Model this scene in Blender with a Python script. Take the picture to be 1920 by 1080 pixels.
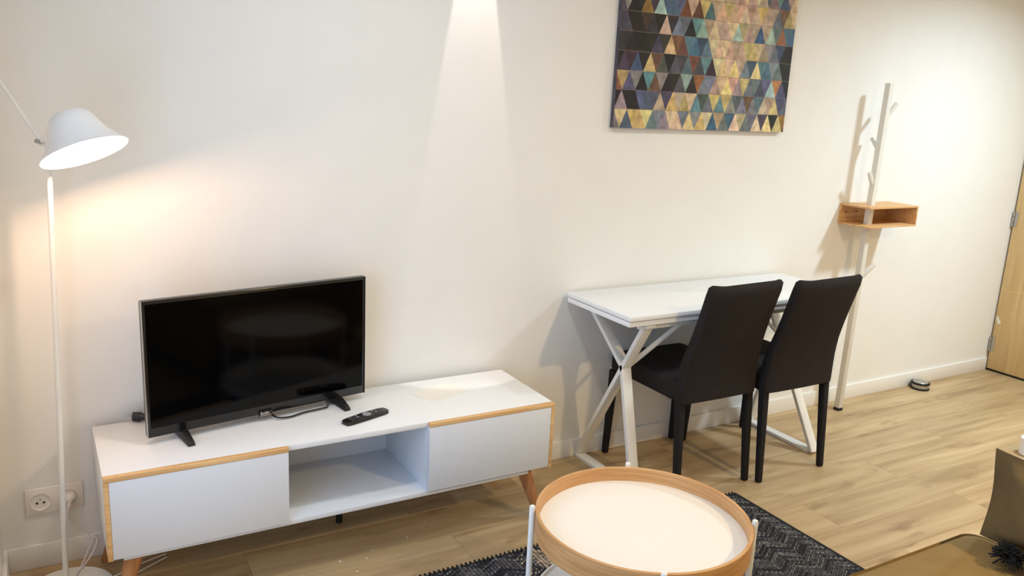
import bpy, math, random
from mathutils import Vector, Matrix
random.seed(7)
for o in list(bpy.data.objects): bpy.data.objects.remove(o, do_unlink=True)
scene = bpy.context.scene
col = scene.collection
R = math.radians

# ------------------------------------------------------------------ camera
FPX = 1554.3
cam_d = bpy.data.cameras.new('camera'); cam = bpy.data.objects.new('camera', cam_d); col.objects.link(cam)
cam_d.sensor_fit = 'HORIZONTAL'; cam_d.sensor_width = 36.0; cam_d.lens = FPX / 1920 * 36.0
cam_d.clip_start = 0.02
RIGHT = Vector((0.86595618, -0.4978282, 0.04782242)); UP = Vector((0.0736258, 0.22147875, 0.97238182)); FWD = Vector((0.49467074, 0.83851908, -0.22844389))
m3 = Matrix((RIGHT, UP, -FWD)).transposed()
cam.matrix_world = Matrix.Translation((0, -2.7703, 1.5379)) @ m3.to_4x4()
scene.camera = cam

# ------------------------------------------------------------------ world, exposure, window daylight
w = bpy.data.worlds.new('world'); scene.world = w; w.use_nodes = True
w.node_tree.nodes['Background'].inputs[0].default_value = (0.40, 0.64, 1.0, 1); w.node_tree.nodes['Background'].inputs[1].default_value = 1.0
vs = scene.view_settings
vs.view_transform = 'Standard'; vs.look = 'None'; vs.gamma = 1.0; vs.use_curve_mapping = False; vs.exposure = 0.13

E_WINDOW, E_ENTRY, E_DINING, E_TV, E_REAR, E_BEAM, E_BULB = 17.5, 38.0, 4.5, 8.5, 42.0, 42.0, 760.0
ROOM_X0, ROOM_X1, ROOM_Y0, ROOM_H = -0.155, 5.125, -4.6, 2.5

def area(name, loc, rot, size, power, color, size_y=None, spread=None):
    l = bpy.data.lights.new(name, 'AREA'); l.energy = power; l.color = color; l.size = size
    if size_y: l.shape = 'RECTANGLE'; l.size_y = size_y
    else: l.shape = 'DISK'
    if spread: l.spread = R(spread)
    o = bpy.data.objects.new(name, l); col.objects.link(o); o.location = loc; o.rotation_euler = rot
    return o
area('window_daylight', (ROOM_X0 - 0.02, -1.45, 1.12), (0, R(-90), 0), 1.60, E_WINDOW, (0.40, 0.64, 1.0), 1.15)

# ------------------------------------------------------------------ helpers
def lin(c):
    r = []
    for v in c:
        v = v / 255.0
        r.append(v / 12.92 if v <= 0.04045 else ((v + 0.055) / 1.055) ** 2.4)
    return (r[0], r[1], r[2], 1.0)

def tag(o, label=None, cat=None, group=None, kind=None):
    if label: o['label'] = label
    if cat: o['category'] = cat
    if group: o['group'] = group
    if kind: o['kind'] = kind
    return o

def thing(name, loc, label, cat, group=None, rz=0.0):
    o = bpy.data.objects.new(name, None); col.objects.link(o); o.empty_display_size = 0.1
    o.location = loc; o.rotation_euler = (0, 0, rz)
    return tag(o, label, cat, group)

class MB:
    """collects shapes into one mesh"""
    def __init__(s): s.v = []; s.f = []; s.mi = []
    def add(s, vs_, fs_, mi=0):
        n = len(s.v); s.v += [tuple(p) for p in vs_]; s.f += [tuple(i + n for i in f) for f in fs_]; s.mi += [mi] * len(fs_)
        return s
    def box(s, x0, x1, y0, y1, z0, z1, mi=0):
        v = [(x, y, z) for z in (z0, z1) for y in (y0, y1) for x in (x0, x1)]
        return s.add(v, [(0, 2, 3, 1), (4, 5, 7, 6), (0, 1, 5, 4), (2, 6, 7, 3), (0, 4, 6, 2), (1, 3, 7, 5)], mi)
    def bar(s, p, q, wid, thk, side=(1, 0, 0), w2=None, t2=None):
        p = Vector(p); q = Vector(q); d = (q - p).normalized(); a = Vector(side); a = (a - d * a.dot(d)).normalized(); b = d.cross(a)
        w2 = wid if w2 is None else w2; t2 = thk if t2 is None else t2
        v = []
        for c, ww, tt in ((p, wid, thk), (q, w2, t2)):
            for i, j in ((-1, -1), (1, -1), (1, 1), (-1, 1)): v.append(c + a * (i * ww / 2) + b * (j * tt / 2))
        return s.add(v, [(0, 1, 2, 3), (7, 6, 5, 4), (0, 4, 5, 1), (1, 5, 6, 2), (2, 6, 7, 3), (3, 7, 4, 0)])
    def tube(s, pts, r, seg=10, r1=None, caps=True):
        pts = [Vector(p) for p in pts]; n = len(pts); ref = Vector((0, 0, 1)); rings = []
        for i, p in enumerate(pts):
            d = (pts[min(i + 1, n - 1)] - pts[max(i - 1, 0)]).normalized()
            a = ref - d * ref.dot(d)
            if a.length < 0.05: a = Vector((1, 0, 0)) - d * d.x
            a.normalize(); b = d.cross(a)
            rr = r if r1 is None else r + (r1 - r) * i / max(1, n - 1)
            rings.append([p + a * (math.cos(2 * math.pi * k / seg) * rr) + b * (math.sin(2 * math.pi * k / seg) * rr) for k in range(seg)])
        v = [p for ring in rings for p in ring]; f = []
        for i in range(n - 1):
            for k in range(seg):
                k2 = (k + 1) % seg; f.append((i * seg + k, i * seg + k2, (i + 1) * seg + k2, (i + 1) * seg + k))
        if caps: f.append(tuple(reversed(range(seg)))); f.append(tuple((n - 1) * seg + k for k in range(seg)))
        return s.add(v, f)
    def lathe(s, prof, c=(0, 0, 0), axis=(0, 0, 1), seg=48, closed=False, mi=0):
        c = Vector(c); ax = Vector(axis).normalized(); a = ax.orthogonal().normalized(); b = ax.cross(a)
        v = []; f = []; n = len(prof)
        for r, z in prof:
            for k in range(seg):
                t = 2 * math.pi * k / seg; v.append(c + ax * z + (a * math.cos(t) + b * math.sin(t)) * r)
        for i in range(n if closed else n - 1):
            j = (i + 1) % n
            for k in range(seg):
                k2 = (k + 1) % seg; f.append((i * seg + k, i * seg + k2, j * seg + k2, j * seg + k))
        if not closed:
            if prof[0][0] > 1e-6: f.append(tuple(reversed(range(seg))))
            if prof[-1][0] > 1e-6: f.append(tuple((n - 1) * seg + k for k in range(seg)))
        return s.add(v, f, mi)
    def prism(s, poly, z0, z1):
        n = len(poly); v = [(x, y, z0) for x, y in poly] + [(x, y, z1) for x, y in poly]
        f = [tuple(reversed(range(n))), tuple(range(n, 2 * n))] + [(k, (k + 1) % n, n + (k + 1) % n, n + k) for k in range(n)]
        return s.add(v, f)
    def build(s, name, mat, parent=None, origin=(0, 0, 0), bevel=0.0, bseg=2, smooth=35, label=None):
        ox, oy, oz = origin
        me = bpy.data.meshes.new(name); me.from_pydata([(x - ox, y - oy, z - oz) for x, y, z in s.v], [], s.f)
        mats = mat if isinstance(mat, (list, tuple)) else [mat]
        for m in mats: me.materials.append(m)
        if len(mats) > 1: me.polygons.foreach_set('material_index', s.mi)
        me.update()
        import bmesh
        bm = bmesh.new(); bm.from_mesh(me); bmesh.ops.remove_doubles(bm, verts=bm.verts, dist=1e-6); bmesh.ops.recalc_face_normals(bm, faces=bm.faces)
        if bevel:
            ed = [e for e in bm.edges if len(e.link_faces) == 2 and e.calc_face_angle(0) > R(40)]
            bmesh.ops.bevel(bm, geom=ed, offset=bevel, segments=bseg, profile=0.5, affect='EDGES', clamp_overlap=True)
        bm.to_mesh(me); bm.free()
        if smooth:
            me.polygons.foreach_set('use_smooth', [True] * len(me.polygons)); me.set_sharp_from_angle(angle=R(smooth))
        o = bpy.data.objects.new(name, me); col.objects.link(o)
        if parent is not None: o.parent = parent
        else: o.location = origin
        if label: o['label'] = label
        return o

def copy_tree(o, parent=None):
    c = o.copy(); col.objects.link(c); c.parent = parent
    for ch in list(o.children): copy_tree(ch, c)
    return c

def bez(pts, n=10):
    """Catmull-Rom through points"""
    P = [Vector(p) for p in pts]; out = []
    for i in range(len(P) - 1):
        p0 = P[max(i - 1, 0)]; p1 = P[i]; p2 = P[i + 1]; p3 = P[min(i + 2, len(P) - 1)]
        for k in range(n):
            t = k / n
            out.append(0.5 * ((2 * p1) + (p2 - p0) * t + (2 * p0 - 5 * p1 + 4 * p2 - p3) * t * t + (3 * p1 - p0 - 3 * p2 + p3) * t ** 3))
    out.append(P[-1]); return out

# ------------------------------------------------------------------ materials
def newmat(name):
    m = bpy.data.materials.new(name); m.use_nodes = True
    return m, m.node_tree, m.node_tree.nodes['Principled BSDF']

def plain(name, c, rough=0.5, metal=0.0, var=0.04, scale=30.0, bump=0.0, bscale=200.0, coat=0.0, spec=None):
    m, nt, b = newmat(name); b.inputs['Roughness'].default_value = rough; b.inputs['Metallic'].default_value = metal
    if spec is not None: b.inputs['Specular IOR Level'].default_value = spec
    if coat: b.inputs['Coat Weight'].default_value = coat
    tc = nt.nodes.new('ShaderNodeTexCoord'); n = nt.nodes.new('ShaderNodeTexNoise'); n.inputs['Scale'].default_value = scale; n.inputs['Detail'].default_value = 3
    nt.links.new(tc.outputs['Object'], n.inputs['Vector'])
    r = nt.nodes.new('ShaderNodeValToRGB'); L = lin(c)
    r.color_ramp.elements[0].position = 0.3; r.color_ramp.elements[1].position = 0.7
    r.color_ramp.elements[0].color = tuple(x * (1 - var) for x in L[:3]) + (1,); r.color_ramp.elements[1].color = tuple(min(1, x * (1 + var)) for x in L[:3]) + (1,)
    nt.links.new(n.outputs['Fac'], r.inputs['Fac']); nt.links.new(r.outputs['Color'], b.inputs['Base Color'])
    if bump:
        n2 = nt.nodes.new('ShaderNodeTexNoise'); n2.inputs['Scale'].default_value = bscale; n2.inputs['Detail'].default_value = 4
        bp = nt.nodes.new('ShaderNodeBump'); bp.inputs['Strength'].default_value = bump; bp.inputs['Distance'].default_value = 0.002
        nt.links.new(tc.outputs['Object'], n2.inputs['Vector']); nt.links.new(n2.outputs['Fac'], bp.inputs['Height']); nt.links.new(bp.outputs['Normal'], b.inputs['Normal'])
    return m

def wood(name, c0, c1, c2, stretch=(1.2, 14, 14), rough=0.5, rand=False, knots=False):
    m, nt, b = newmat(name); N = nt.nodes; Lk = nt.links; b.inputs['Roughness'].default_value = rough
    tc = N.new('ShaderNodeTexCoord'); mp = N.new('ShaderNodeMapping'); mp.inputs['Scale'].default_value = stretch
    src = tc.outputs['Object']
    if rand:
        oi = N.new('ShaderNodeObjectInfo'); mul = N.new('ShaderNodeMath'); mul.operation = 'MULTIPLY'; mul.inputs[1].default_value = 37.0
        Lk.new(oi.outputs['Random'], mul.inputs[0]); va = N.new('ShaderNodeVectorMath'); va.operation = 'ADD'
        Lk.new(tc.outputs['Object'], va.inputs[0]); Lk.new(mul.outputs[0], va.inputs[1]); src = va.outputs[0]
    Lk.new(src, mp.inputs['Vector'])
    n = N.new('ShaderNodeTexNoise'); n.inputs['Scale'].default_value = 1.6; n.inputs['Detail'].default_value = 7; n.inputs['Distortion'].default_value = 0.6
    Lk.new(mp.outputs[0], n.inputs['Vector'])
    r = N.new('ShaderNodeValToRGB'); e = r.color_ramp.elements
    e[0].position = 0.3; e[0].color = lin(c0); e[1].position = 0.72; e[1].color = lin(c2); x = e.new(0.52); x.color = lin(c1)
    Lk.new(n.outputs['Fac'], r.inputs['Fac']); out = r.outputs['Color']
    if knots:
        m2 = N.new('ShaderNodeMapping'); m2.inputs['Scale'].default_value = (2.6, 9.0, 9.0); Lk.new(src, m2.inputs['Vector'])
        n2 = N.new('ShaderNodeTexNoise'); n2.inputs['Scale'].default_value = 1.3; n2.inputs['Detail'].default_value = 3; Lk.new(m2.outputs[0], n2.inputs['Vector'])
        r2 = N.new('ShaderNodeValToRGB'); r2.color_ramp.elements[0].position = 0.60; r2.color_ramp.elements[1].position = 0.78
        r2.color_ramp.elements[0].color = (0, 0, 0, 1); r2.color_ramp.elements[1].color = (1, 1, 1, 1); Lk.new(n2.outputs['Fac'], r2.inputs['Fac'])
        mx = N.new('ShaderNodeMix'); mx.data_type = 'RGBA'; mx.blend_type = 'MULTIPLY'; mx.inputs['B'].default_value = (0.50, 0.42, 0.34, 1)
        Lk.new(r2.outputs['Color'], mx.inputs['Factor']); Lk.new(out, mx.inputs['A']); out = mx.outputs['Result']
    if rand:
        mr = N.new('ShaderNodeMapRange'); mr.inputs['To Min'].default_value = 0.90; mr.inputs['To Max'].default_value = 1.07; Lk.new(oi.outputs['Random'], mr.inputs['Value'])
        hs = N.new('ShaderNodeHueSaturation'); Lk.new(mr.outputs[0], hs.inputs['Value']); Lk.new(out, hs.inputs['Color']); out = hs.outputs['Color']
    Lk.new(out, b.inputs['Base Color'])
    n3 = N.new('ShaderNodeTexNoise'); n3.inputs['Scale'].default_value = 9; n3.inputs['Detail'].default_value = 6; Lk.new(mp.outputs[0], n3.inputs['Vector'])
    bp = N.new('ShaderNodeBump'); bp.inputs['Strength'].default_value = 0.12; bp.inputs['Distance'].default_value = 0.001; Lk.new(n3.outputs['Fac'], bp.inputs['Height']); Lk.new(bp.outputs['Normal'], b.inputs['Normal'])
    return m

def emis(name, c, s):
    m, nt, b = newmat(name); b.inputs['Emission Color'].default_value = c; b.inputs['Emission Strength'].default_value = s; b.inputs['Base Color'].default_value = c
    return m

def attr_mat(name, attr, rough, mottle=0.35, scale=60.0, bump=0.25):
    m, nt, b = newmat(name); N = nt.nodes; Lk = nt.links; b.inputs['Roughness'].default_value = rough
    a = N.new('ShaderNodeAttribute'); a.attribute_name = attr
    tc = N.new('ShaderNodeTexCoord'); n = N.new('ShaderNodeTexNoise'); n.inputs['Scale'].default_value = scale; n.inputs['Detail'].default_value = 5; Lk.new(tc.outputs['Object'], n.inputs['Vector'])
    mr = N.new('ShaderNodeMapRange'); mr.inputs['From Min'].default_value = 0.3; mr.inputs['From Max'].default_value = 0.7; mr.inputs['To Min'].default_value = 1 - mottle; mr.inputs['To Max'].default_value = 1 + mottle
    Lk.new(n.outputs['Fac'], mr.inputs['Value'])
    mx = N.new('ShaderNodeMix'); mx.data_type = 'RGBA'; mx.blend_type = 'MULTIPLY'; mx.inputs['Factor'].default_value = 1; Lk.new(a.outputs['Color'], mx.inputs['A']); Lk.new(mr.outputs[0], mx.inputs['B'])
    Lk.new(mx.outputs['Result'], b.inputs['Base Color'])
    bp = N.new('ShaderNodeBump'); bp.inputs['Strength'].default_value = bump; bp.inputs['Distance'].default_value = 0.001; Lk.new(n.outputs['Fac'], bp.inputs['Height']); Lk.new(bp.outputs['Normal'], b.inputs['Normal'])
    return m

M = {}
M['wall'] = plain('wall_paint', (238, 235, 229), 0.85, var=0.012, scale=6, bump=0.06, bscale=160)
M['ceiling'] = plain('ceiling_paint', (240, 236, 228), 0.9, var=0.01)
M['base'] = plain('baseboard_paint', (238, 234, 227), 0.55, var=0.01)
M['plank'] = wood('oak_laminate', (160, 132, 94), (182, 154, 114), (198, 172, 131), (0.9, 11, 11), 0.42, rand=True, knots=True)
M['subfloor'] = plain('floor_joint', (140, 112, 78), 0.8)
M['white'] = plain('white_lacquer', (240, 240, 240), 0.32, var=0.008)
M['panel'] = plain('white_matt_panel', (226, 228, 232), 0.45, var=0.008)
M['metal_white'] = plain('white_powder_coat', (236, 234, 228), 0.4, var=0.01)
M['rack_white'] = plain('off_white_coat', (222, 217, 206), 0.5, var=0.01)
M['oak'] = wood('light_oak', (206, 158, 102), (226, 180, 122), (238, 198, 144), (2, 40, 40), 0.5)
M['leg_wood'] = wood('leg_wood', (150, 98, 56), (178, 122, 74), (200, 146, 94), (30, 30, 3), 0.5)
M['ply'] = wood('bent_wood', (192, 140, 86), (208, 158, 104), (220, 176, 122), (3, 3, 60), 0.45)
M['box_wood'] = wood('bamboo_board', (198, 148, 94), (213, 166, 110), (226, 184, 130), (3, 40, 40), 0.5)
M['door'] = wood('oak_door', (204, 170, 116), (213, 181, 128), (222, 192, 142), (20, 20, 1.2), 0.5)
M['black'] = plain('black_plastic', (20, 20, 21), 0.35, var=0.05)
M['screen'] = plain('tv_screen', (2, 2, 3), 0.08, var=0.0, spec=0.16)
M['bezel'] = plain('tv_bezel', (14, 14, 14), 0.18, var=0.02)
M['chrome'] = plain('chrome', (190, 190, 192), 0.25, 1.0, var=0.02)
M['steel'] = plain('brushed_steel', (186, 186, 184), 0.35, 1.0, var=0.04)
M['rubber'] = plain('black_rubber', (16, 15, 15), 0.7)
M['fabric_dark'] = plain('charcoal_fabric', (45, 40, 39), 0.95, var=0.16, scale=220, bump=0.5, bscale=500, spec=0.15)
M['leg_dark'] = plain('charcoal_leg_fabric', (36, 33, 33), 0.85, var=0.1, scale=200, bump=0.3, bscale=500, spec=0.2)
M['suede'] = plain('olive_suede', (142, 117, 76), 0.95, var=0.10, scale=9, bump=0.3, bscale=700, spec=0.1)
M['pillow'] = plain('shaded_olive_suede', (112, 92, 62), 0.95, var=0.10, scale=9, bump=0.3, bscale=700, spec=0.1)  # seat suede darkened: the pillow's shade is put into its colour
M['suede_trim'] = plain('olive_suede_piping', (120, 98, 66), 0.9, var=0.06)
M['beige'] = plain('beige_cushion', (205, 185, 145), 0.95, var=0.05, bump=0.3)
M['tassel'] = plain('black_yarn', (18, 19, 22), 0.95)
M['tray'] = plain('tray_white', (243, 236, 226), 0.4, var=0.006)
M['socket'] = plain('socket_plastic', (236, 228, 218), 0.4, var=0.005)
M['hole'] = plain('socket_hole', (18, 16, 15), 0.8)
M['cord_white'] = plain('white_cord', (232, 226, 220), 0.5, var=0.01)
M['shade'] = plain('shade_white', (238, 238, 240), 0.45, var=0.005)
M['lamp_label'] = plain('yellow_paper_label', (214, 190, 110), 0.8)
M['sheet'] = plain('pale_patch_mat', (240, 234, 224), 0.3, var=0.02)
M['paper'] = plain('paper_scrap', (226, 220, 208), 0.9)
M['bulb'] = emis('lit_bulb', (1.0, 0.65, 0.43, 1), E_BULB)
M['lens'] = emis('lit_lens', (1.0, 0.9, 0.72, 1), 6.0)
M['grey_btn'] = plain('grey_button', (150, 150, 152), 0.5)
M['dark_btn'] = plain('dark_button', (84, 84, 86), 0.5)
m_, nt_, b_ = newmat('window_glass'); b_.inputs['Transmission Weight'].default_value = 1.0; b_.inputs['Roughness'].default_value = 0.0; b_.inputs['IOR'].default_value = 1.45; M['glass'] = m_

# ------------------------------------------------------------------ setting
def struct(mb, name, mat, **k):
    o = mb.build(name, mat, **k); o['kind'] = 'structure'; return o
X0, X1, Y0, H = ROOM_X0, ROOM_X1, ROOM_Y0, ROOM_H
struct(MB().box(X0 - .1, X1 + .1, 0, .1, -.04, H + .06), 'wall_back', M['wall'])
WY0, WY1, WZ0, WZ1 = -2.05, -.85, 0.30, 1.95
struct(MB().box(X0 - .1, X0, Y0, WY0, -.04, H + .06).box(X0 - .1, X0, WY1, 0, -.04, H + .06).box(X0 - .1, X0, WY0, WY1, -.04, WZ0).box(X0 - .1, X0, WY0, WY1, WZ1, H + .06), 'wall_left', M['wall'])
struct(MB().box(X1, X1 + .1, Y0, 0, -.04, H + .06), 'wall_right', M['wall'])
struct(MB().box(X0 - .1, X1 + .1, Y0 - .1, Y0, -.04, H + .06), 'wall_front', M['wall'])
struct(MB().box(X0, X1, Y0, 0, H, H + .06), 'ceiling', M['ceiling'])
fl = struct(MB().box(X0, X1, Y0, 0, -.04, -.009), 'floor', M['subfloor'])
PW, PL, GAP = 0.193, 1.285, 0.0008
def plank_mesh(l, wd):
    mb = MB().box(-l / 2 + GAP / 2, l / 2 - GAP / 2, -wd / 2 + GAP / 2, wd / 2 - GAP / 2, -.009, 0)
    o = mb.build('plank', M['plank'], parent=fl, bevel=0.0005, bseg=1, smooth=0); return o
cache = {}
row = 0; y = 0.0
while y > Y0 + .01:
    wd = min(PW, y - Y0); x = X0 - (row * 0.47 % 1) * PL
    while x < X1 - .005:
        a = max(x, X0); b = min(x + PL, X1); l = round(b - a, 4)
        if l > 0.02:
            key = (l, round(wd, 4))
            if key not in cache: o = plank_mesh(l, wd); cache[key] = o
            else: o = cache[key].copy(); col.objects.link(o); o.parent = fl
            o.location = ((a + b) / 2, y - wd / 2, 0)
        x += PL
    y -= PW; row += 1
HB = 0.079
struct(MB().box(X0 + .012, X1 - .04, -.012, 0, 0, HB), 'baseboard_back', M['base'], bevel=0.002)
struct(MB().box(X0, X0 + .012, Y0, -.0, 0, HB), 'baseboard_left', M['base'], bevel=0.002)
struct(MB().box(X0 + .012, X1, Y0, Y0 + .012, 0, HB), 'baseboard_front', M['base'], bevel=0.002)
struct(MB().box(X1 - .012, X1, Y0 + .012, -.93, 0, HB), 'baseboard_right', M['base'], bevel=0.002)
# window in the left wall, just out of the frame
wa, wb = X0 - .085, X0 - .035; wm = (WY0 + WY1) / 2
wn = struct(MB().box(wa, wb, WY0, WY0 + .05, WZ0, WZ1).box(wa, wb, WY1 - .05, WY1, WZ0, WZ1).box(wa, wb, WY0 + .05, WY1 - .05, WZ0, WZ0 + .05).box(wa, wb, WY0 + .05, WY1 - .05, WZ1 - .05, WZ1).box(wa, wb, wm - .03, wm + .03, WZ0 + .05, WZ1 - .05), 'window_1', M['white'])
for a, b in ((WY0 + .05, wm - .03), (wm + .03, WY1 - .05)): MB().box(wa + .02, wa + .026, a, b, WZ0 + .05, WZ1 - .05).build('pane', M['glass'], wn)
# entrance door in the right wall, hinged at the corner
dr = struct(MB().box(5.09, 5.122, -.862, -.013, .014, 2.04), 'door_1', M['door'], bevel=0.002)
MB().box(5.094, 5.12, -.862, -.013, 0.0, .014).build('door_gap_shade', M['rubber'], dr)  # black strip drawn in for the dark gap under the door leaf
MB().box(5.0885, 5.0905, -.862, -.013, .510, .514).build('groove', M['oak'], dr, label='pale horizontal inlay line')
MB().box(5.0885, 5.0905, -.862, -.013, 1.27, 1.274).build('groove', M['oak'], dr, label='pale horizontal inlay line')
for hz in (.17, .95, 1.8):
    h = MB()
    for k in range(3): h.lathe([(.0001, 0), (.0065, 0), (.0065, .028), (.0001, .028)], (5.083, -.012, hz - .045 + k * .031), seg=14)
    h.box(5.0865, 5.0899, -.034, -.013, hz - .045, hz + .045)
    h.build('hinge', M['steel'], dr, label='satin steel hinge')
MB().add([(5.0885, -.022, .352), (5.0885, -.050, .312), (5.0885, -.036, .298), (5.0885, -.018, .33), (5.0905, -.022, .352), (5.0905, -.050, .312), (5.0905, -.036, .298), (5.0905, -.018, .33)], [(0, 1, 2, 3), (7, 6, 5, 4), (0, 4, 5, 1), (1, 5, 6, 2), (2, 6, 7, 3), (3, 7, 4, 0)]).build('tape_scrap', M['paper'], dr, label='torn cream tape scrap')
struct(MB().box(5.078, X1, -.930, -.866, 0, 2.11).box(5.078, X1, -.866, -.0, 2.045, 2.11), 'trim_1', M['base'], bevel=0.002)

# ------------------------------------------------------------------ ceiling downlights and wall sconce (above the frame)
def downlight(x, y, label, power, color, spread, r=.075):
    t = thing('ceiling_downlight', (x, y, H), label, 'ceiling light', 'recessed ceiling downlights')
    MB().lathe([(r + .018, -.0005), (r + .018, -.006), (r + .004, -.009), (r, -.004), (r, -.0005)], (x, y, H), seg=40, closed=True).build('trim_ring', M['metal_white'], t, (x, y, H))
    MB().lathe([(.0001, -.0015), (r, -.0015), (r, -.003), (.0001, -.003)], (x, y, H), seg=40).build('lens', M['lens'], t, (x, y, H))
    area('downlight_beam', (x, y, H - .012), (0, 0, 0), r * 2, power, color, spread=spread)
downlight(4.25, -1.25, 'recessed ceiling downlight near the entrance door', E_ENTRY, (0.68, 0.86, 1.0), 150, .12)
downlight(2.55, -1.15, 'recessed ceiling downlight above the dining table side', E_DINING, (1.0, 0.97, 0.85), 165)
downlight(1.0, -1.0, 'recessed ceiling downlight above the television side', E_TV, (0.92, 0.98, 1.0), 165)
downlight(2.6, -3.2, 'recessed ceiling downlight over the sofa', E_REAR, (1.0, 0.74, 0.36), 165)
SX, SZ = 1.425, 2.30
t = thing('wall_sconce', (SX, 0, SZ), 'small white wall spot throwing a narrow beam down the wall', 'wall light')
MB().box(SX - .035, SX + .035, -.02, 0, SZ, SZ + .11).build('back_plate', M['metal_white'], t, (SX, 0, SZ), bevel=.003)
MB().lathe([(.030, 0.0), (.034, 0.0), (.034, .10), (.0001, .10), (.0001, .094), (.030, .094)], (SX, -.056, SZ + .005), seg=32, closed=True).build('housing', M['metal_white'], t, (SX, 0, SZ))
MB().lathe([(.0001, .03), (.0295, .03), (.0295, .036), (.0001, .036)], (SX, -.056, SZ + .005), seg=32).build('lens', M['lens'], t, (SX, 0, SZ))
sl = bpy.data.lights.new('sconce_beam', 'SPOT'); sl.energy = E_BEAM; sl.color = (1.0, 0.88, 0.82); sl.spot_size = R(21.6); sl.spot_blend = 0.22; sl.shadow_soft_size = 0.006
so = bpy.data.objects.new('sconce_beam', sl); col.objects.link(so); so.location = (SX, -.05, 2.325); so.rotation_euler = (R(6), 0, 0)

# ------------------------------------------------------------------ television stand
OX = (0.85, -.23, 0)
ts = thing('tv_stand', OX, 'low white television stand with light oak edging and splayed wooden legs', 'tv stand')
ux0, ux1, ub, uf, ut, uz = .113, 1.584, -.03, -.431, .458, .210
TP = dict(parent=ts, origin=OX)
MB().box(ux0, ux1, uf + .019, ub, ut - .018, ut).build('top', M['white'], bevel=.0012, **TP)
MB().box(ux0, ux0 + .016, uf + .019, ub, uz, ut - .018).build('side_panel', M['white'], bevel=.001, **TP)
MB().box(ux1 - .016, ux1, uf + .019, ub, uz, ut - .018).build('side_panel', M['white'], bevel=.001, **TP)
MB().box(ux0 + .04, ux1 - .09, uf + .012, ub, .194, uz).build('bottom', M['panel'], bevel=.001, **TP)
MB().box(ux0 + .016, ux1 - .016, ub - .012, ub - .004, uz, ut - .018).build('back_panel', M['panel'], **TP)
for a in (.6055, 1.092): MB().box(a, a + .016, uf + .019, ub - .012, uz, ut - .018).build('divider', M['panel'], bevel=.0008, **TP)
d = MB().box(ux0 + .0135, .6215, uf, uf + .017, uz - .002, ut - .0135).build('drawer', M['panel'], bevel=.0012, **TP)
MB().box(ux0, .6215, uf - .001, uf + .018, ut - .013, ut + .0008).build('edging', M['oak'], d, OX, bevel=.001)
MB().box(ux0, ux0 + .013, uf - .001, uf + .018, uz - .004, ut - .0135).build('edging', M['oak'], d, OX, bevel=.001)
d = MB().box(1.0925, ux1 - .0135, uf, uf + .017, uz + .003, ut - .0135).build('drawer', M['panel'], bevel=.0012, **TP)
MB().box(1.0925, ux1, uf - .001, uf + .018, ut - .013, ut + .0008).build('edging', M['oak'], d, OX, bevel=.001)
MB().box(ux1 - .013, ux1, uf - .001, uf + .018, uz - .002, ut - .0135).build('edging', M['oak'], d, OX, bevel=.001)
for sx, lx in ((-1, .185), (1, 1.495)):
    for ly, sy in ((-.385, -1), (-.085, 1)):
        MB().tube([(lx, ly, .194), (lx + sx * .062, ly + sy * .03, 0)], .026, 16, .014).build('leg', M['leg_wood'], **TP)
MB().tube([(.88, -.13, .194), (.88, -.13, 0)], .012, 12, .012).build('support_leg', M['rubber'], **TP)

# ------------------------------------------------------------------ television
A2 = Vector((.251, -.252)); B2 = Vector((.972, -.129)); mid = (A2 + B2) / 2; ang = math.atan2(B2.y - A2.y, B2.x - A2.x)
tv = thing('television', (mid.x, mid.y, ut + .0012), 'black flat screen television standing askew on the white tv stand', 'television', rz=ang)
W2 = (B2 - A2).length / 2; zb, zt = .022, .444
MB().box(-W2, W2, 0, .028, zb, zt).box(-W2 * .8, W2 * .8, .0275, .062, zb + .02, zb + .26).build('body', M['bezel'], tv, bevel=.004)
MB().box(-W2 + .009, W2 - .009, -.0012, .004, zb + .030, zt - .010).build('screen', M['screen'], tv, smooth=0)
MB().box(-W2 - .0010, -W2 + .0010, -.0015, .009, zb, zt).build('edge_strip', M['steel'], tv, bevel=.0008)
MB().box(W2 - .0012, W2 + .0012, -.002, .026, zb, zt).build('edge_strip', M['bezel'], tv, bevel=.0008)
for fx in (-.262, .262):
    MB().add([(fx - .011, -.072, 0), (fx + .011, -.072, 0), (fx + .011, .075, 0), (fx - .011, .075, 0), (fx - .009, -.070, .012), (fx + .009, -.070, .012), (fx + .009, -.02, .030), (fx - .009, -.02, .030), (fx + .009, .03, .030), (fx - .009, .03, .030), (fx + .009, .072, .010), (fx - .009, .072, .010)],
             [(3, 2, 1, 0), (0, 1, 5, 4), (4, 5, 6, 7), (7, 6, 8, 9), (9, 8, 10, 11), (11, 10, 2, 3), (1, 2, 10, 8, 6, 5), (0, 4, 7, 9, 11, 3)]).build('foot', M['black'], tv, bevel=.0015)
bd = MB().box(-.022, .022, -.0045, .002, zb - .006, zb + .014).build('badge', M['bezel'], tv, bevel=.0015, label='small black badge with silver lettering')
lm = MB(); xx = -.018
for k, wd in enumerate((.006, .004, .0045, .003, .005, .004, .0035)):
    lm.box(xx, xx + wd * .72, -.0053, -.0044, zb + .002 + (.0 if k else -.001), zb + .0075 + (.003 if k in (0, 4) else 0)); xx += wd
lm.box(-.019, .019, -.0053, -.0044, zb - .003, zb - .001)
lm.build('lettering', M['chrome'], bd)
cp = bez([(.025, .01, .012), (.035, -.018, .0075), (.075, -.027, .0050), (.13, -.016, .0050), (.185, -.016, .0050), (.215, -.014, .0065), (.222, .0, .02), (.226, .03, .04)], 8)
MB().tube(cp, .0032, 8).build('power_cord', M['black'], tv)
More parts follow.
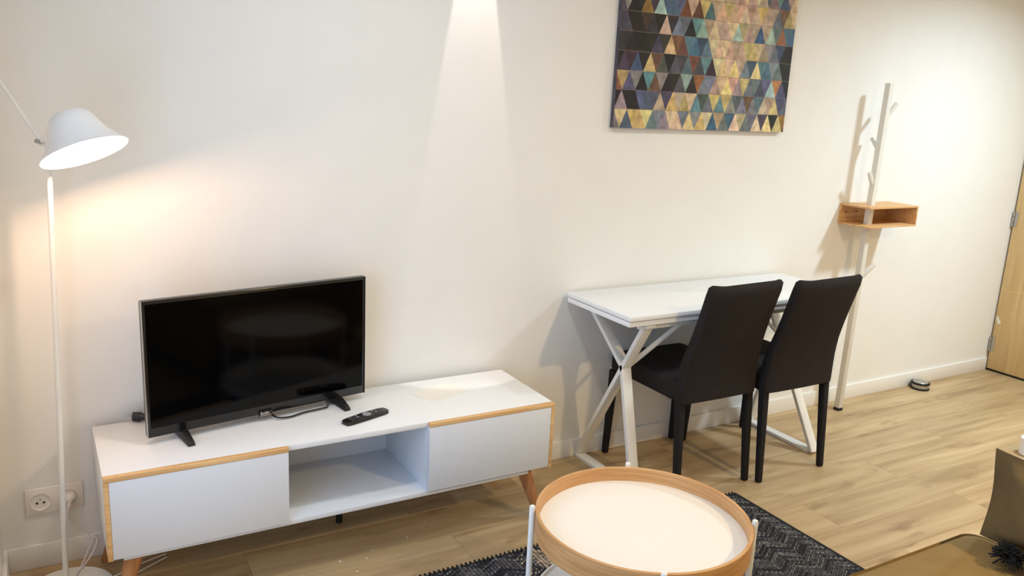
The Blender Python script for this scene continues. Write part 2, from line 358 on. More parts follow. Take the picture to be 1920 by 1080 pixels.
# its loose plug lies on the stand at the left, behind the screen
rc = Matrix.Rotation(-ang, 2)
def tvl(x, y, z): v = rc @ Vector((x - mid.x, y - mid.y)); return (v.x, v.y, z)
plug = MB().tube([tvl(0.300, -.07, .014), tvl(0.270, -.055, .015), tvl(0.253, -.046, .016)], .006, 10, .013).tube([tvl(0.253, -.046, .016), tvl(0.232, -.037, .016)], .015, 14, .015).build('plug', M['black'], tv)
MB().tube([tvl(0.232, -.031, .020), tvl(0.213, -.023, .020)], .0024, 8).tube([tvl(0.228, -.045, .012), tvl(0.209, -.037, .012)], .0024, 8).build('pin', M['chrome'], plug)
MB().tube(bez([tvl(0.300, -.07, .014), tvl(.40, -.10, .006), tvl(.52, -.12, .006), tvl(.58, -.13, .03), tvl(.6, -.14, .08)], 6), .0032, 8).build('power_cord', M['black'], tv)

# ------------------------------------------------------------------ remote control
rm = thing('remote_control', (.915, -.300, ut), 'slim black remote control lying on the white tv stand', 'remote control', rz=R(18.5)); rm.scale = (1, 1, .72)
mb = MB(); prof = [(-.088, .012), (-.085, .018), (-.07, .0215), (0, .0225), (.07, .0215), (.084, .018), (.089, .011)]
n = len(prof); lo = [(x, -h_, .002) for x, h_ in prof] + [(x, h_, .002) for x, h_ in reversed(prof)]; hi = [(x, y_ * .93, .016 + .004 * math.sin((x + .09) / .18 * math.pi)) for x, y_, z in lo]; ll = [(x * .96, y_ * .8, 0) for x, y_, z in lo]
k = len(lo); f = [tuple(range(k - 1, -1, -1)), tuple(range(2 * k, 3 * k))] + [(i, (i + 1) % k, k + (i + 1) % k, k + i) for i in range(k)] + [(k + i, k + (i + 1) % k, 2 * k + (i + 1) % k, 2 * k + i) for i in range(k)]
mb.add(ll + lo + hi, f).build('body', M['black'], rm, bevel=.0012)
MB().lathe([(.0001, .0185), (.0145, .0185), (.0155, .0205), (.0145, .0222), (.006, .0222), (.0055, .0215), (.0001, .0215)], (0.004, 0, 0), seg=28).build('direction_ring', M['grey_btn'], rm, label='round grey direction pad')
btn = None
for cx_ in (-.062, -.052, -.042, -.032, .034, .044, .054, .064):
    for cy_ in (-.011, 0, .011):
        zz = .0155 + .004 * math.sin((cx_ + .09) / .18 * math.pi)
        if btn is None: btn = MB().box(-.003, .003, -.0036, .0036, 0, .0022).build('button', M['dark_btn'], rm, bevel=.0008, bseg=1); o = btn
        else: o = btn.copy(); col.objects.link(o); o.parent = rm
        if (cx_, cy_) in ((-.032, .0), (-.032, .011), (.034, .011), (.044, .0)): o.data = bpy.data.meshes.get('button_light') or o.data.copy(); o.data.name = 'button_light'; o.data.materials[0] = M['grey_btn']
        o.location = (cx_, cy_, zz)

# thin pale patch on the stand top
pts = [(1.150, -.150), (1.158, -.205), (1.178, -.232), (1.235, -.240), (1.300, -.214), (1.348, -.196), (1.338, -.150), (1.310, -.092), (1.245, -.108), (1.185, -.128)]
o = MB().prism(pts, ut + .0002, ut + .0012).build('pale_patch', M['sheet'], origin=(1.25, -.165, ut + .0002)); tag(o, 'thin pale patch lying flat on the tv stand right end', 'film')

# ------------------------------------------------------------------ wall socket and floor lamp
PO = (-.005, 0, .225)
ws = thing('wall_socket', PO, 'white double power socket plate on the wall beside the lamp pole', 'socket')
MB().box(-.085, .076, -.009, 0, .182, .269).build('cover_plate', M['socket'], ws, PO, bevel=.003)
for cx_ in (-.044, .036):
    s_ = MB().lathe([(.0001, 0.0), (.024, 0), (.027, -.003), (.031, -.003), (.031, .004)] if cx_ < 0 else [(.0001, .012), (.022, .012), (.024, -.002), (.028, -.003), (.031, -.002), (.031, .004)], (cx_, -.0095, .225), axis=(0, 1, 0), seg=36)
    so_ = s_.build('socket_insert', M['socket'], ws, PO)
    if cx_ < 0:
        for dx, dz, rr in ((-.0095, -.004, .0034), (.0095, -.004, .0034), (0, .0075, .0024)):
            MB().lathe([(.0001, 0), (rr, 0), (rr, .001), (.0001, .001)], (cx_ + dx, -.0108, .225 + dz), axis=(0, 1, 0), seg=14).build('pin_hole' if dz < 0 else 'earth_pin', M['hole'] if dz < 0 else M['steel'], so_, PO)

LB = Vector((.006, -.205, 0))
fl_ = thing('floor_lamp', tuple(LB), 'white metal floor lamp with a lit tilted bell shade', 'floor lamp')
FP = dict(parent=fl_, origin=tuple(LB))
MB().lathe([(.0001, 0), (.122, 0), (.126, .003), (.126, .013), (.122, .018), (.02, .020), (.0001, .020)], (.012, -.205, 0), seg=64).build('base', M['metal_white'], **FP)
PT = Vector((.0505, -.200, 1.345))
MB().tube([LB + Vector((0, 0, .018)), PT], .0078, 16, .0072).build('pole', M['metal_white'], **FP)
JT = Vector((.034, -.222, 1.352))
MB().tube([PT + Vector((0, .006, -.004)), JT], .009, 14).build('joint', M['metal_white'], **FP)
MB().tube([JT + Vector((-.012, -.008, .004)), JT + Vector((.004, .002, -.001))], .006, 12).build('knob', M['steel'], **FP)
MB().tube([JT, JT + Vector((-.080, -.02, .152)) * 1.5], .0042, 12).build('balance_rod', M['metal_white'], **FP)
OD = Vector((.33, -.38, -1)).normalized(); RC = Vector((.130, -.335, 1.336))
sp = [(.112, 0), (.106, .005), (.091, .020), (.077, .040), (.066, .062), (.058, .084), (.050, .098), (.036, .108), (.018, .112), (.0001, .113)]
MB().lathe([(r_, -h_) for r_, h_ in sp] + [(max(.0001, r_ - .002), -(h_ - (.0 if i == len(sp) - 1 else .002))) for i, (r_, h_) in reversed(list(enumerate(sp)))][1:], RC, OD, seg=72, closed=True).build('shade', M['shade'], **FP)
MB().tube([JT, RC - OD * .070 + Vector((-.052, .02, 0))], .005, 10).build('shade_arm', M['metal_white'], **FP)
BC = RC - OD * .004
MB().lathe([(.0001, .010), (.005, .009), (.008, .005), (.009, 0), (.009, -.014), (.008, -.022), (.007, -.03), (.0001, -.03)], BC, OD, seg=24).build('bulb', M['bulb'], **FP, label='lit warm bulb')
MB().lathe([(.0001, -.030), (.014, -.032), (.016, -.104), (.0001, -.104)], BC, OD, seg=20).build('bulb_holder', M['metal_white'], **FP)
# paper label inside the shade rim, lower left
lx = Vector((-1, 0, 0)); lx = (lx - OD * lx.dot(OD)).normalized(); ly = OD.cross(lx); ly = ly if ly.y > 0 else -ly
lv, lf = [], []
for i in range(7):
    a = R(36 + i * 3.6); dd = lx * math.cos(a) + ly * math.sin(a)
    for rr, dp in ((.1065, .0035), (.0985, .0110)): lv += [RC + dd * (rr - .0022) - OD * dp, RC + dd * (rr - .0012) - OD * dp]
for i in range(6):
    b0, b1 = i * 4, (i + 1) * 4; lf += [(b0, b0 + 2, b1 + 2, b1), (b0 + 1, b1 + 1, b1 + 3, b0 + 3), (b0, b1, b1 + 1, b0 + 1), (b0 + 2, b0 + 3, b1 + 3, b1 + 2)]
lf += [(0, 1, 3, 2), (24, 26, 27, 25)]
MB().add(lv, lf).build('label_sticker', M['lamp_label'], **FP, label='small yellow paper sticker inside the shade')
# cord
PGc = Vector((.034, -.012, .222))
pl = MB().lathe([(.0001, .0), (.018, .0), (.019, -.012), (.014, -.026), (.006, -.034), (.0001, -.034)], (.036, -.008, .225), axis=(0, 1, 0), seg=24).tube(bez([(.036, -.034, .222), (.032, -.042, .205), (.028, -.040, .185)], 6), .006, 10, .004).build('plug', M['cord_white'], **FP)
MB().tube(bez([(.028, -.040, .185), (.030, -.035, .165), (.045, -.03, .135), (.068, -.03, .105), (.088, -.034, .088), (.098, -.036, .083)], 8), .0026, 8).tube(bez([(.098, -.036, .083), (.090, -.04, .07), (.075, -.05, .045), (.055, -.07, .012), (.035, -.085, .003), (-.02, -.075, .003)], 8), .0026, 8).tube(bez([(.09, -.034, .086), (.104, -.04, .072), (.090, -.06, .045), (.066, -.085, .024), (.045, -.12, .0225), (.03, -.16, .0225), (.012, -.2, .0225)], 8), .0026, 8).build('cord', M['cord_white'], **FP)
MB().lathe([(.0055, -.003), (.0065, -.003), (.0065, .003), (.0055, .003)], (.096, -.036, .084), axis=(1, 0, .3), seg=16, closed=True).build('cord_tie', M['cord_white'], **FP)
o = MB().tube(bez([(.30, -.10, .004), (.22, -.13, .006), (.165, -.17, .014), (.12, -.21, .0225), (.06, -.25, .0225), (.0, -.29, .0225)], 8), .0026, 8).tube(bez([(.30, -.12, .004), (.22, -.17, .006), (.170, -.205, .010), (.13, -.235, .0225), (.09, -.265, .0225), (.03, -.31, .014), (-.02, -.34, .004)], 8), .0026, 8).build('extension_cable', M['cord_white'], origin=(.15, -.18, .003)); tag(o, 'thin white cable running from under the tv stand across the lamp base', 'cable')

# ------------------------------------------------------------------ canvas picture
px0, px1, pz0, pz1, pyf = 2.057, 3.031, 1.4225, 2.182, -.022
PC = ((px0 + px1) / 2, 0, pz0)
pic = thing('canvas_picture', PC, 'unframed canvas print of blue, black and gold triangles above the table', 'picture')
MB().box(px0, px1, pyf + .0006, 0, pz0, pz1).build('canvas', plain('canvas_side', (84, 78, 84), .8, var=.4, scale=25), pic, PC, bevel=.001)
PAL = dict(K=(28, 24, 26), D=(56, 46, 46), P=(70, 62, 80), V=(88, 88, 118), B=(66, 90, 116), T=(88, 122, 130), S=(112, 120, 128), G=(142, 134, 136), O=(184, 158, 104), Y=(204, 184, 126), R=(186, 156, 136), A=(200, 178, 146), N=(112, 80, 58), C=(158, 114, 68), M=(150, 176, 164), E=(70, 76, 78))
ROWS = ["GYVOOYSSGARSYSOABASBAASSAPYKYCK",
        "KGKKVVVRPOROATESYTYGESNSTAROVVV",
        "NOVGKTNGKKEMKCSSRRYRGYSSPVMCVKK",
        "KPDBKONEKEPTNETDAYAYRSBYTTSSKKK",
        "DDKKKKPDYNNTBBTARARARYYARGSBKKK",
        "PPKKDPKRDSSKTMRARRAMARABAMSCTBB",
        "PGKKCPMBBVNRNYTARYARARROAASNOAA",
        "GASRKKPBVNCRAYAARARAYRAASGTBRAS",
        "ASKKPBBTNRAYARAAYRASGARATBSRAAS",
        "KPBTSRAYARNCAYARGSATBRAYRASGKBT"]
bw, rh, off = .0667, .0758, -.0033
pv, pf, pc = [], [], []
def clip_poly(P):
    for edge, keep in ((px0, 1), (px1, -1)):
        Q = []
        for i in range(len(P)):
            a, b = P[i], P[(i + 1) % len(P)]; ia = (a[0] - edge) * keep >= 0; ib = (b[0] - edge) * keep >= 0
            if ia: Q.append(a)
            if ia != ib: t_ = (edge - a[0]) / (b[0] - a[0]); Q.append((edge, a[1] + t_ * (b[1] - a[1])))
        P = Q
        if not P: return P
    return P
rng = random.Random(3)
for j in range(10):
    z0, z1 = pz0 + j * rh, min(pz0 + (j + 1) * rh, pz1)
    for n_ in range(31):
        c = px0 + off + n_ * bw / 2; up = (n_ % 2 == 0) == (j % 2 == 0)
        P = [(c - bw / 2, z0), (c + bw / 2, z0), (c, z1)] if up else [(c - bw / 2, z1), (c, z0), (c + bw / 2, z1)]
        cx_ = sum(p[0] for p in P) / 3; cz_ = sum(p[1] for p in P) / 3
        P = clip_poly(P)
        if len(P) < 3: continue
        base = PAL[ROWS[j][min(n_, len(ROWS[j]) - 1)]]; kk = rng.uniform(.86, 1.14); tint = [rng.uniform(-8, 8) for _ in range(3)]
        colr = lin([max(4, min(250, v * kk + t_)) for v, t_ in zip(base, tint)])
        s0 = len(pv); pv += [(x - PC[0], pyf - PC[1], z - PC[2]) for x, z in P]; pf.append(tuple(range(s0, len(pv)))); pc += [colr] * len(P)
me = bpy.data.meshes.new('print'); me.from_pydata(pv, [], pf); ca = me.color_attributes.new('ink', 'FLOAT_COLOR', 'POINT')
for i, c in enumerate(pc): ca.data[i].color = c
me.materials.append(attr_mat('triangle_print', 'ink', .6, .34, 34, .1)); me.update()
for p_ in me.polygons:
    if p_.normal.y > 0: p_.flip()
po = bpy.data.objects.new('print', me); col.objects.link(po); po.parent = pic; po['label'] = 'mosaic print of mottled triangles'
# thin pale lines between the rows
ln = MB()
for j in range(1, 10): ln.box(px0, px1, pyf - .0004, pyf + .0002, pz0 + j * rh - .0007, pz0 + j * rh + .0007)
ln.build('row_line', plain('print_line', (140, 122, 108), .7, var=.3, scale=40), pic, PC, smooth=0)

# ------------------------------------------------------------------ folding table
tx0, tx1, tyb, tyf = 1.892, 3.131, -.0155, -.438
TO = ((tx0 + tx1) / 2, -.22, 0)
tb = thing('folding_table', TO, 'white fold-out table with crossed flat steel legs against the wall', 'table')
def rrect(x0, x1, y0, y1, rad, seg=6):
    out = []
    for cx_, cy_, a0, r_ in ((x1, y1, 0, rad[0]), (x0, y1, 90, rad[1]), (x0, y0, 180, rad[2]), (x1, y0, 270, rad[3])):
        sx = 1 if cx_ == x1 else -1; sy = 1 if cy_ == y1 else -1
        for k_ in range(seg + 1): a = R(a0 + 90 * k_ / seg); out.append((cx_ - sx * r_ + r_ * math.cos(a), cy_ - sy * r_ + r_ * math.sin(a)))
    return out
MB().prism(rrect(tx0, tx1, tyf, tyb, (.05, .004, .004, .03)), .732, .750).build('top_leaf', M['white'], tb, TO, bevel=.0015)
MB().prism(rrect(tx0 + .002, tx1 - .002, tyf + .006, tyb, (.05, .004, .004, .03)), .709, .7285).build('lower_leaf', M['white'], tb, TO, bevel=.0015)
MB().box(tx0 + .02, tx1 - .02, tyf + .02, tyb - .02, .7285, .732).build('hinge_strip', M['steel'], tb, TO)
fb = MB().box(1.97, 3.05, tyb - .05, tyb - .02, .685, .709).box(1.97, 3.05, tyf + .03, tyf + .055, .685, .709).build('rail', M['metal_white'], tb, TO, bevel=.002)
def xframe(xo, xi, flip, name):
    xm = (xo + xi) / 2; wd = abs(xi - xo); g = (lambda y_: tyb + tyf - y_) if flip else (lambda y_: y_)
    th = .018
    MB().bar((xm, g(-.405), .700), (xm, g(-.01), .008), wd, th).build('crossed_leg', M['metal_white'], tb, TO, bevel=.0015)
    MB().bar((xm, g(-.035), .700), (xm, g(-.285), .500), wd, th).build('crossed_leg', M['metal_white'], tb, TO, bevel=.0015)
    MB().bar((xm, g(-.285), .505), (xm, g(-.408), .008), wd, th).build('crossed_leg', M['metal_white'], tb, TO, bevel=.0015)
    MB().box(min(xo, xi), max(xo, xi), -.425, -.002 - .013, .0, .016).build('foot_bar', M['metal_white'], tb, TO, bevel=.0015)
    MB().box(min(xo, xi), max(xo, xi), -.425, -.03, .693, .709).build('top_bar', M['metal_white'], tb, TO, bevel=.0015)
    s = 1 if xi > xo else -1
    MB().bar((xi - s * .004, g(-.285), .498), (xi + s * .16, g(-.40 if not flip else -.40), .700), .018, .012, side=(0, 1, 0)).build('brace', M['metal_white'], tb, TO, bevel=.001)
xframe(1.985, 2.030, False, 'l'); xframe(3.040, 2.995, True, 'r')

# ------------------------------------------------------------------ chairs
def make_chair(loc, label, group):
    t = thing('dining_chair', loc, label, 'chair', group)
    # local: seat faces +y, origin under the seat centre
    MB().prism(rrect(-.200, .200, -.20, .235, (.03, .03, .02, .02)), .390, .470).build('seat', M['fabric_dark'], t, bevel=.016, bseg=4)
    P = MB(); zs = [.392, .41, .46, .52, .56, .60, .66, .72, .78, .84, .868, .878]
    yc = [-.212, -.212, -.213, -.217, -.224, -.234, -.252, -.270, -.288, -.306, -.314, -.317]
    hw = [.201, .202, .201, .197, .194, .188, .183, .182, .183, .186, .186, .176]
    tk = [.030, .031, .031, .031, .030, .029, .028, .027, .026, .024, .019, .008]
    seg = 28; v = []; f = []
    for z_, y_, h_, k_ in zip(zs, yc, hw, tk):
        for s_ in range(seg):
            a = 2 * math.pi * s_ / seg; ca_, sa_ = math.cos(a), math.sin(a)
            ex = math.copysign(abs(ca_) ** .22, ca_); ey = math.copysign(abs(sa_) ** .42, sa_)
            bow = -.012 * (1 - (ex) ** 2) * (0.3 if z_ < .5 else 1.0)
            crown = .012 * (ex * ex - .5) if z_ > .86 else 0
            v.append((ex * h_, y_ + ey * k_ + bow, z_ + crown))
    for i in range(len(zs) - 1):
        for s_ in range(seg): s2 = (s_ + 1) % seg; f.append((i * seg + s_, i * seg + s2, (i + 1) * seg + s2, (i + 1) * seg + s_))
    f += [tuple(reversed(range(seg))), tuple((len(zs) - 1) * seg + s_ for s_ in range(seg))]
    P.add(v, f).build('backrest', M['fabric_dark'], t, smooth=60)
    for sx in (-1, 1):
        MB().bar((sx * .186, .212, .392), (sx * .192, .226, 0), .034, .034, w2=.025, t2=.025).build('leg', M['leg_dark'], t, bevel=.006, bseg=3)
        MB().bar((sx * .183, -.212, .394), (sx * .188, -.246, 0), .034, .034, w2=.025, t2=.025).build('leg', M['leg_dark'], t, bevel=.006, bseg=3)
    return t
ch = make_chair((2.327, -.262, 0), 'charcoal fabric dining chair nearer the tv stand, pushed under the table', 'upholstered chairs at the table')
c2 = copy_tree(ch); c2.location = (2.746, -.300, 0); c2['label'] = 'charcoal fabric dining chair nearer the coat rack, pushed under the table'

# ------------------------------------------------------------------ coat rack with shelf box
RB = Vector((3.597, -.106, 0))
rk = thing('coat_rack', tuple(RB), 'off-white branch coat rack pole carrying an open wooden box', 'coat rack')
KP = dict(parent=rk, origin=tuple(RB))
RT = Vector((3.638, -.100, 1.672))
def pole(z): return RB + (RT - RB) * (z / RT.z)
MB().bar(pole(.014), RT, .030, .030).build('pole', M['rack_white'], bevel=.002, **KP)
MB().bar(pole(0), pole(.0145), .034, .034).build('foot_cap', M['rubber'], bevel=.002, **KP)
for z_, dx, dy, dz in ((1.50, .074, -.004, .080), (1.345, .010, .058, .062), (1.165, -.050, -.004, .078), (.700, .078, -.020, .078)):
    p = pole(z_); MB().bar(p, p + Vector((dx, dy, dz)), .017, .017, side=(0, 1, .3)).build('branch_hook', M['rack_white'], bevel=.0015, **KP)
bx0, bx1, by0, by1, bz0, bz1 = 3.523, 3.895, -.182, -.0005, .978, 1.081
bxo = MB().box(bx0, bx1, by1 - .009, by1, bz0 + .009, bz1 - .009).build('box_back', M['box_wood'], bevel=.0008, **KP)
for z0_, z1_ in ((bz0, bz0 + .009), (bz1 - .009, bz1)): MB().box(bx0, bx1, by0, by1, z0_, z1_).build('box_board', M['box_wood'], bevel=.0008, **KP)
MB().box(bx1 - .009, bx1, by0, by1 - .009, bz0 + .009, bz1 - .009).build('box_side', M['box_wood'], bevel=.0008, **KP)
for sx in (.045, .12): MB().lathe([(.0001, 0), (.004, 0), (.004, -.001), (.0001, -.001)], (bx0 + sx, by1 - .009, bz1 - .045), axis=(0, 1, 0), seg=12).build('screw', M['hole'], bxo, tuple(RB))

# ------------------------------------------------------------------ door stop puck
DS = (4.345, -.068, 0)
ds = thing('door_stop', DS, 'round steel door stop with black rubber rings on the floor', 'door stop')
MB().lathe([(.0001, 0), (.049, 0), (.051, .003), (.051, .008), (.047, .010), (.0001, .010)], DS, seg=40).build('rubber_ring', M['rubber'], ds, DS)
MB().lathe([(.0001, .010), (.0455, .010), (.0455, .030), (.0001, .030)], DS, seg=40).build('steel_body', M['steel'], ds, DS)
MB().lathe([(.0001, .030), (.050, .030), (.051, .033), (.050, .039), (.044, .041), (.0001, .041)], DS, seg=40).build('rubber_ring', M['rubber'], ds, DS)
MB().lathe([(.0001, .041), (.042, .041), (.040, .0435), (.0001, .0445)], DS, seg=40).build('steel_cap', M['steel'], ds, DS)

# ------------------------------------------------------------------ rug
RX0, RX1, RY0, RY1 = .72, 2.386, -1.62, -.585
RO = ((RX0 + RX1) / 2, (RY0 + RY1) / 2, 0)
rug = thing('area_rug', RO, 'flat woven black and beige herringbone rug under the coffee table', 'rug')
MB().box(RX0, RX1, RY0, RY1, 0, .006).build('backing', plain('rug_backing', (18, 17, 18), .95, var=.3, scale=200), rug, RO)
yv, yf_, yc_ = [], [], []
rng = random.Random(5); BW, SP, NB = .066, .0092, 5
def patch(x, y): return math.sin(x * 7.3 + 1.0) * math.sin(y * 6.1 + .4) + .5 * math.sin(x * 13 + y * 9)
nband = int((RX1 - RX0 - .03) / BW) + 1
for b_i in range(nband):
    xa = RX0 + .014 + b_i * BW; sl_ = .60 if b_i % 2 else -.60
    yy = RY0 - .03
    while yy < RY1 + .03:
        rib = rng.random(); ribc = None; xm, ym = xa + BW / 2, yy
        beige = max(0, 1 - math.hypot((xm - 1.56) / .24, (ym + .70) / .24)) * 2.0 + max(0, 1 - math.hypot((xm - 1.93) / .26, (ym + 1.50) / .24)) * 2.0 + .8 * max(0, patch(xm, ym) - .6) * (1 if xm < 1.75 else .4)
        br = min(1.0, beige)
        for q in range(NB):
            t_ = (q + .5) / NB - .5; x = xa + BW * (t_ + .5) + rng.uniform(-.001, .001); y_ = yy + sl_ * BW * t_ + rng.uniform(-.0012, .0012)
            if not (RY0 + .007 < y_ < RY1 - .006) or not (RX0 + .018 < x < RX1 - .018): continue
            L2_ = BW / NB * .62; W2_ = SP * .43; tl = math.atan(sl_) + rng.uniform(-.2, .2); cx_, sx_ = math.cos(tl) * L2_, math.sin(tl) * L2_; px_, py_ = -math.sin(tl) * W2_, math.cos(tl) * W2_
            zt_ = .0110 + rng.uniform(-.0012, .0010); s0 = len(yv)
            yv += [(x - cx_ - RO[0], y_ - sx_ - RO[1], .004), (x + px_ - RO[0], y_ + py_ - RO[1], .0055), (x + cx_ - RO[0], y_ + sx_ - RO[1], .004), (x - px_ - RO[0], y_ - py_ - RO[1], .0055), (x - cx_ * .5 - RO[0], y_ - sx_ * .5 - RO[1], zt_), (x + cx_ * .5 - RO[0], y_ + sx_ * .5 - RO[1], zt_)]
            yf_ += [(s0, s0 + 3, s0 + 4), (s0 + 3, s0 + 5, s0 + 4), (s0 + 3, s0 + 2, s0 + 5), (s0 + 2, s0 + 1, s0 + 5), (s0 + 1, s0 + 4, s0 + 5), (s0 + 1, s0, s0 + 4)]
            g_ = rng.uniform(.75, 1.25)
            if rng.random() < br: c = (166, 144, 118)
            elif rib < .30: c = (34, 34, 38)
            elif rib < .75: c = (74, 74, 80) if xm > 1.5 else (84, 76, 76)
            else: c = (104, 102, 102)
            yc_ += [lin([min(255, v * g_) for v in c])] * 6
        yy += SP
me = bpy.data.meshes.new('woven_yarn'); me.from_pydata(yv, [], yf_); ca = me.color_attributes.new('yarn', 'FLOAT_COLOR', 'POINT'); ca.data.foreach_set('color', [q for c in yc_ for q in c])
me.polygons.foreach_set('use_smooth', [True] * len(me.polygons)); me.materials.append(attr_mat('rug_yarn', 'yarn', .95, .2, 300, .3)); me.update()
yo = bpy.data.objects.new('woven_yarn', me); col.objects.link(yo); yo.parent = rug; yo['kind'] = 'stuff'
for x_ in (RX0 + .008, RX1 - .008): MB().box(x_ - .008, x_ + .008, RY0, RY1, .001, .0085).build('side_binding', M['tassel'], rug, RO, bevel=.002)
st = MB()
for y_, sg in ((RY1, 1), (RY0, -1)):
    x_ = RX0 + .01
    while x_ < RX1 - .006:
        st.tube([(x_, y_ - sg * .012, .008), (x_ + .004, y_ + sg * .001, .011), (x_ + .011, y_ + sg * .006, .003)], .0038, 6, .0030); x_ += .0165
so2 = st.build('whip_stitch', M['tassel'], rug, RO); so2['kind'] = 'stuff'

# ------------------------------------------------------------------ coffee table
CT = Vector((1.369, -1.203, 0)); cz = .0122; CO = (CT.x, CT.y, cz)
ct = thing('coffee_table', CO, 'round two-tier coffee table with a bentwood rim tray and white legs', 'coffee table')
KC = dict(parent=ct, origin=CO)
MB().lathe([(.290, .385), (.290, .449), (.289, .450), (.282, .450), (.281, .449), (.281, .385)], CT, seg=96, closed=True).build('wooden_rim', M['ply'], label='light bentwood rim', **KC)
MB().lathe([(.0001, .398), (.2808, .398), (.2808, .408), (.0001, .408)], CT, seg=96).build('tray', M['tray'], **KC)
MB().lathe([(.0001, .160), (.281, .160), (.283, .164), (.283, .176), (.278, .176), (.276, .168), (.0001, .168)], CT, seg=96).build('lower_tray', M['tray'], **KC)
MB().lathe([(.274, .150), (.290, .150), (.290, .160), (.274, .160)], CT, seg=72, closed=True).build('ring', M['metal_white'], **KC)
for a in (60, 150, 241, 325):
    p = CT + Vector((math.cos(R(a)), math.sin(R(a)), 0)) * .2985
    MB().lathe([(.0001, 0), (.0080, 0), (.0080, .456 - cz), (.0066, .459 - cz), (.0001, .460 - cz)], (p.x, p.y, cz), seg=18).build('leg', M['metal_white'], **KC)

# ------------------------------------------------------------------ sofa with pillow and cushion
SO = (1.90, -2.3, 0)
sf = thing('sofa', SO, 'olive brown suede sofa, only its rounded seat corner in view', 'sofa')
KS = dict(parent=sf, origin=SO)
MB().prism(rrect(1.22, 2.160, -3.02, -1.630, (.055, .05, .02, .02), 10), .10, .405).build('base', M['suede'], bevel=.012, bseg=3, **KS)
def cushion_block(x0, x1, y0, y1, z0, z1, rad, puff, name, mat, n=24):
    poly = rrect(x0, x1, y0, y1, rad, 10); mb = MB(); cx_, cy_ = (x0 + x1) / 2, (y0 + y1) / 2; rings = []
    for s_, z_ in ((.955, z0), (.985, z0 + .012), (1, z0 + .035), (1, z1 - .035), (.992, z1 - .014), (.972, z1 - .003), (.93, z1 + puff * .25), (.8, z1 + puff * .6), (.5, z1 + puff), (.02, z1 + puff * 1.1)):
        mx_ = (x1 - x0) / 2; my_ = (y1 - y0) / 2
        ins = (1 - s_) * min(mx_, my_) if s_ > .9 else None
        if ins is not None: rings.append([(cx_ + (x - cx_) * (mx_ - ins) / mx_, cy_ + (y_ - cy_) * (my_ - ins) / my_, z_) for x, y_ in poly])
        else: rings.append([(cx_ + (x - cx_) * s_, cy_ + (y_ - cy_) * s_, z_) for x, y_ in poly])
    k_ = len(poly); v = [p for r_ in rings for p in r_]; f = [tuple(reversed(range(k_)))]
    for i in range(len(rings) - 1):
        for q in range(k_): q2 = (q + 1) % k_; f.append((i * k_ + q, i * k_ + q2, (i + 1) * k_ + q2, (i + 1) * k_ + q))
    f.append(tuple((len(rings) - 1) * k_ + q for q in range(k_)))
    return mb.add(v, f).build(name, mat, smooth=70, **KS)
cushion_block(1.24, 2.146, -2.99, -1.648, .407, .448, (.050, .05, .05, .05), .012, 'seat_cushion', M['suede'])
rp = rrect(1.232, 2.152, -3.0, -1.638, (.052, .05, .05, .05), 10); rp.append(rp[0])
MB().tube([(x, y_, .414) for x, y_ in rp], .0075, 8, caps=False).build('piping', M['suede_trim'], **KS)
MB().box(2.162, 2.42, -3.0, -1.80, .10, .46).box(2.205, 2.42, -3.0, -1.80, .46, .54).build('backrest', M['suede'], bevel=.03, bseg=4, **KS)
for x_ in (1.30, 2.34):
    for y_ in (-2.94, -1.74): MB().tube([(x_, y_, .10), (x_, y_, 0)], .022, 14, .016).build('foot', M['rubber'], **KS)
# big flanged back pillow, leaning on the backrest
def pillow(name, c, u, v_, n_, hw_, hh_, thick, mat, flange, label, cat):
    c = Vector(c); u = Vector(u).normalized(); n0 = Vector(n_).normalized(); v_ = Vector(v_).normalized()
    N_ = 22; vs_, fs_ = [], []
    for side in (1, -1):
        for i in range(N_ + 1):
            for j in range(N_ + 1):
                a = -1 + 2 * i / N_; b = -1 + 2 * j / N_
                sx = a * hw_ * (1 - .02 * (1 - b * b)); sy = b * hh_ * (1 - (.09 if b > 0 else .0) * (1 - a * a))
                ed = min(1 - abs(a), 1 - abs(b)); q = max(0.0, (ed - flange) / (1 - flange)); t_ = thick * (1 - (1 - q) ** 5.0) + .003
                if ed < 1e-6: t_ = 0
                wob = .006 * math.sin(5 * a + 3 * b)
                vs_.append(c + u * sx + v_ * sy + n0 * (side * t_ + wob))
    st_ = (N_ + 1) ** 2
    for side in range(2):
        for i in range(N_):
            for j in range(N_):
                q = [side * st_ + i * (N_ + 1) + j, side * st_ + (i + 1) * (N_ + 1) + j, side * st_ + (i + 1) * (N_ + 1) + j + 1, side * st_ + i * (N_ + 1) + j + 1]
                fs_.append(tuple(q if side == 0 else reversed(q)))
    mb = MB().add(vs_, fs_)
    o_ = mb.build(name, mat, origin=tuple(c), smooth=80)
    return tag(o_, label, cat)
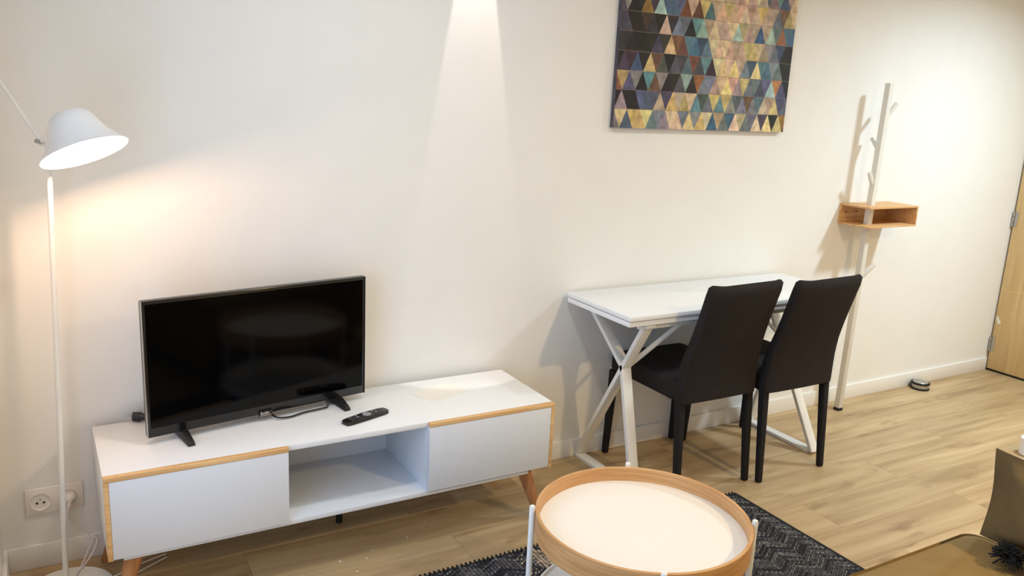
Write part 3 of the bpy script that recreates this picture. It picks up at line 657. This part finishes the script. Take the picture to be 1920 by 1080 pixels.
pillow('back_pillow', (2.122, -1.939, .582), (0, 1, 0), (.0, 0, 1), (-1, 0, .0), .252, .124, .066, M['pillow'], .16, 'olive brown flanged pillow propped upright at the back of the sofa', 'pillow')
bc = pillow('throw_cushion', (1.850, -2.130, .508), (1, .35, .0), (-.35, 1, .0), (0, 0, 1), .19, .19, .035, M['beige'], .05, 'beige throw cushion with black yarn tassel lying on the sofa seat', 'cushion')
ts_ = MB(); rng = random.Random(11); tc_ = Vector((2.020, -1.812, .485))
for k in range(150):
    a = rng.uniform(0, 2 * math.pi); e = math.asin(rng.uniform(-.2, 1)); dv = Vector((math.cos(a) * math.cos(e), math.sin(a) * math.cos(e), math.sin(e))); L_ = rng.uniform(.028, .046)
    ts_.tube([tc_ + dv * .004, tc_ + dv * L_ * .6, tc_ + dv * L_ + Vector((0, 0, -.006))], .0032, 5, .0020)
o = ts_.build('tassel', M['tassel'], bc, tuple(bc.location)); o['label'] = 'shaggy black yarn tassel'

# ------------------------------------------------------------------ small things on the floor
CN = (3.975, -.885, 0)
cn = thing('white_canister', CN, 'small white cylindrical canister on the floor beyond the sofa pillow', 'canister')
MB().lathe([(.0001, 0), (.040, 0), (.044, .005), (.044, .072), (.0001, .072)], CN, seg=36).build('body', M['white'], cn, CN)
MB().lathe([(.0001, .072), (.0445, .072), (.0445, .082), (.040, .086), (.0001, .086)], CN, seg=36).build('lid', M['white'], cn, CN)
rng = random.Random(2)
for x_, y_, s_ in ((.335, -.30, .011), (.80, -.38, .006), (.885, -.40, .005), (.92, -.36, .004), (1.06, -.335, .005), (1.16, -.26, .004), (.83, -.46, .005)):
    q = MB(); a = rng.uniform(0, 6)
    q.add([(s_ * math.cos(a), s_ * math.sin(a), 0), (s_ * math.cos(a + 2), s_ * math.sin(a + 2), 0), (s_ * math.cos(a + 4), s_ * math.sin(a + 4), 0), (0, 0, s_ * .5)], [(0, 2, 1), (0, 1, 3), (1, 2, 3), (2, 0, 3)])
    o = q.build('paper_scrap', M['paper'], smooth=0); o.location = (x_, y_, 0)
    tag(o, 'tiny pale scrap of paper on the floor under the tv stand', 'scrap', 'paper scraps under the tv stand')
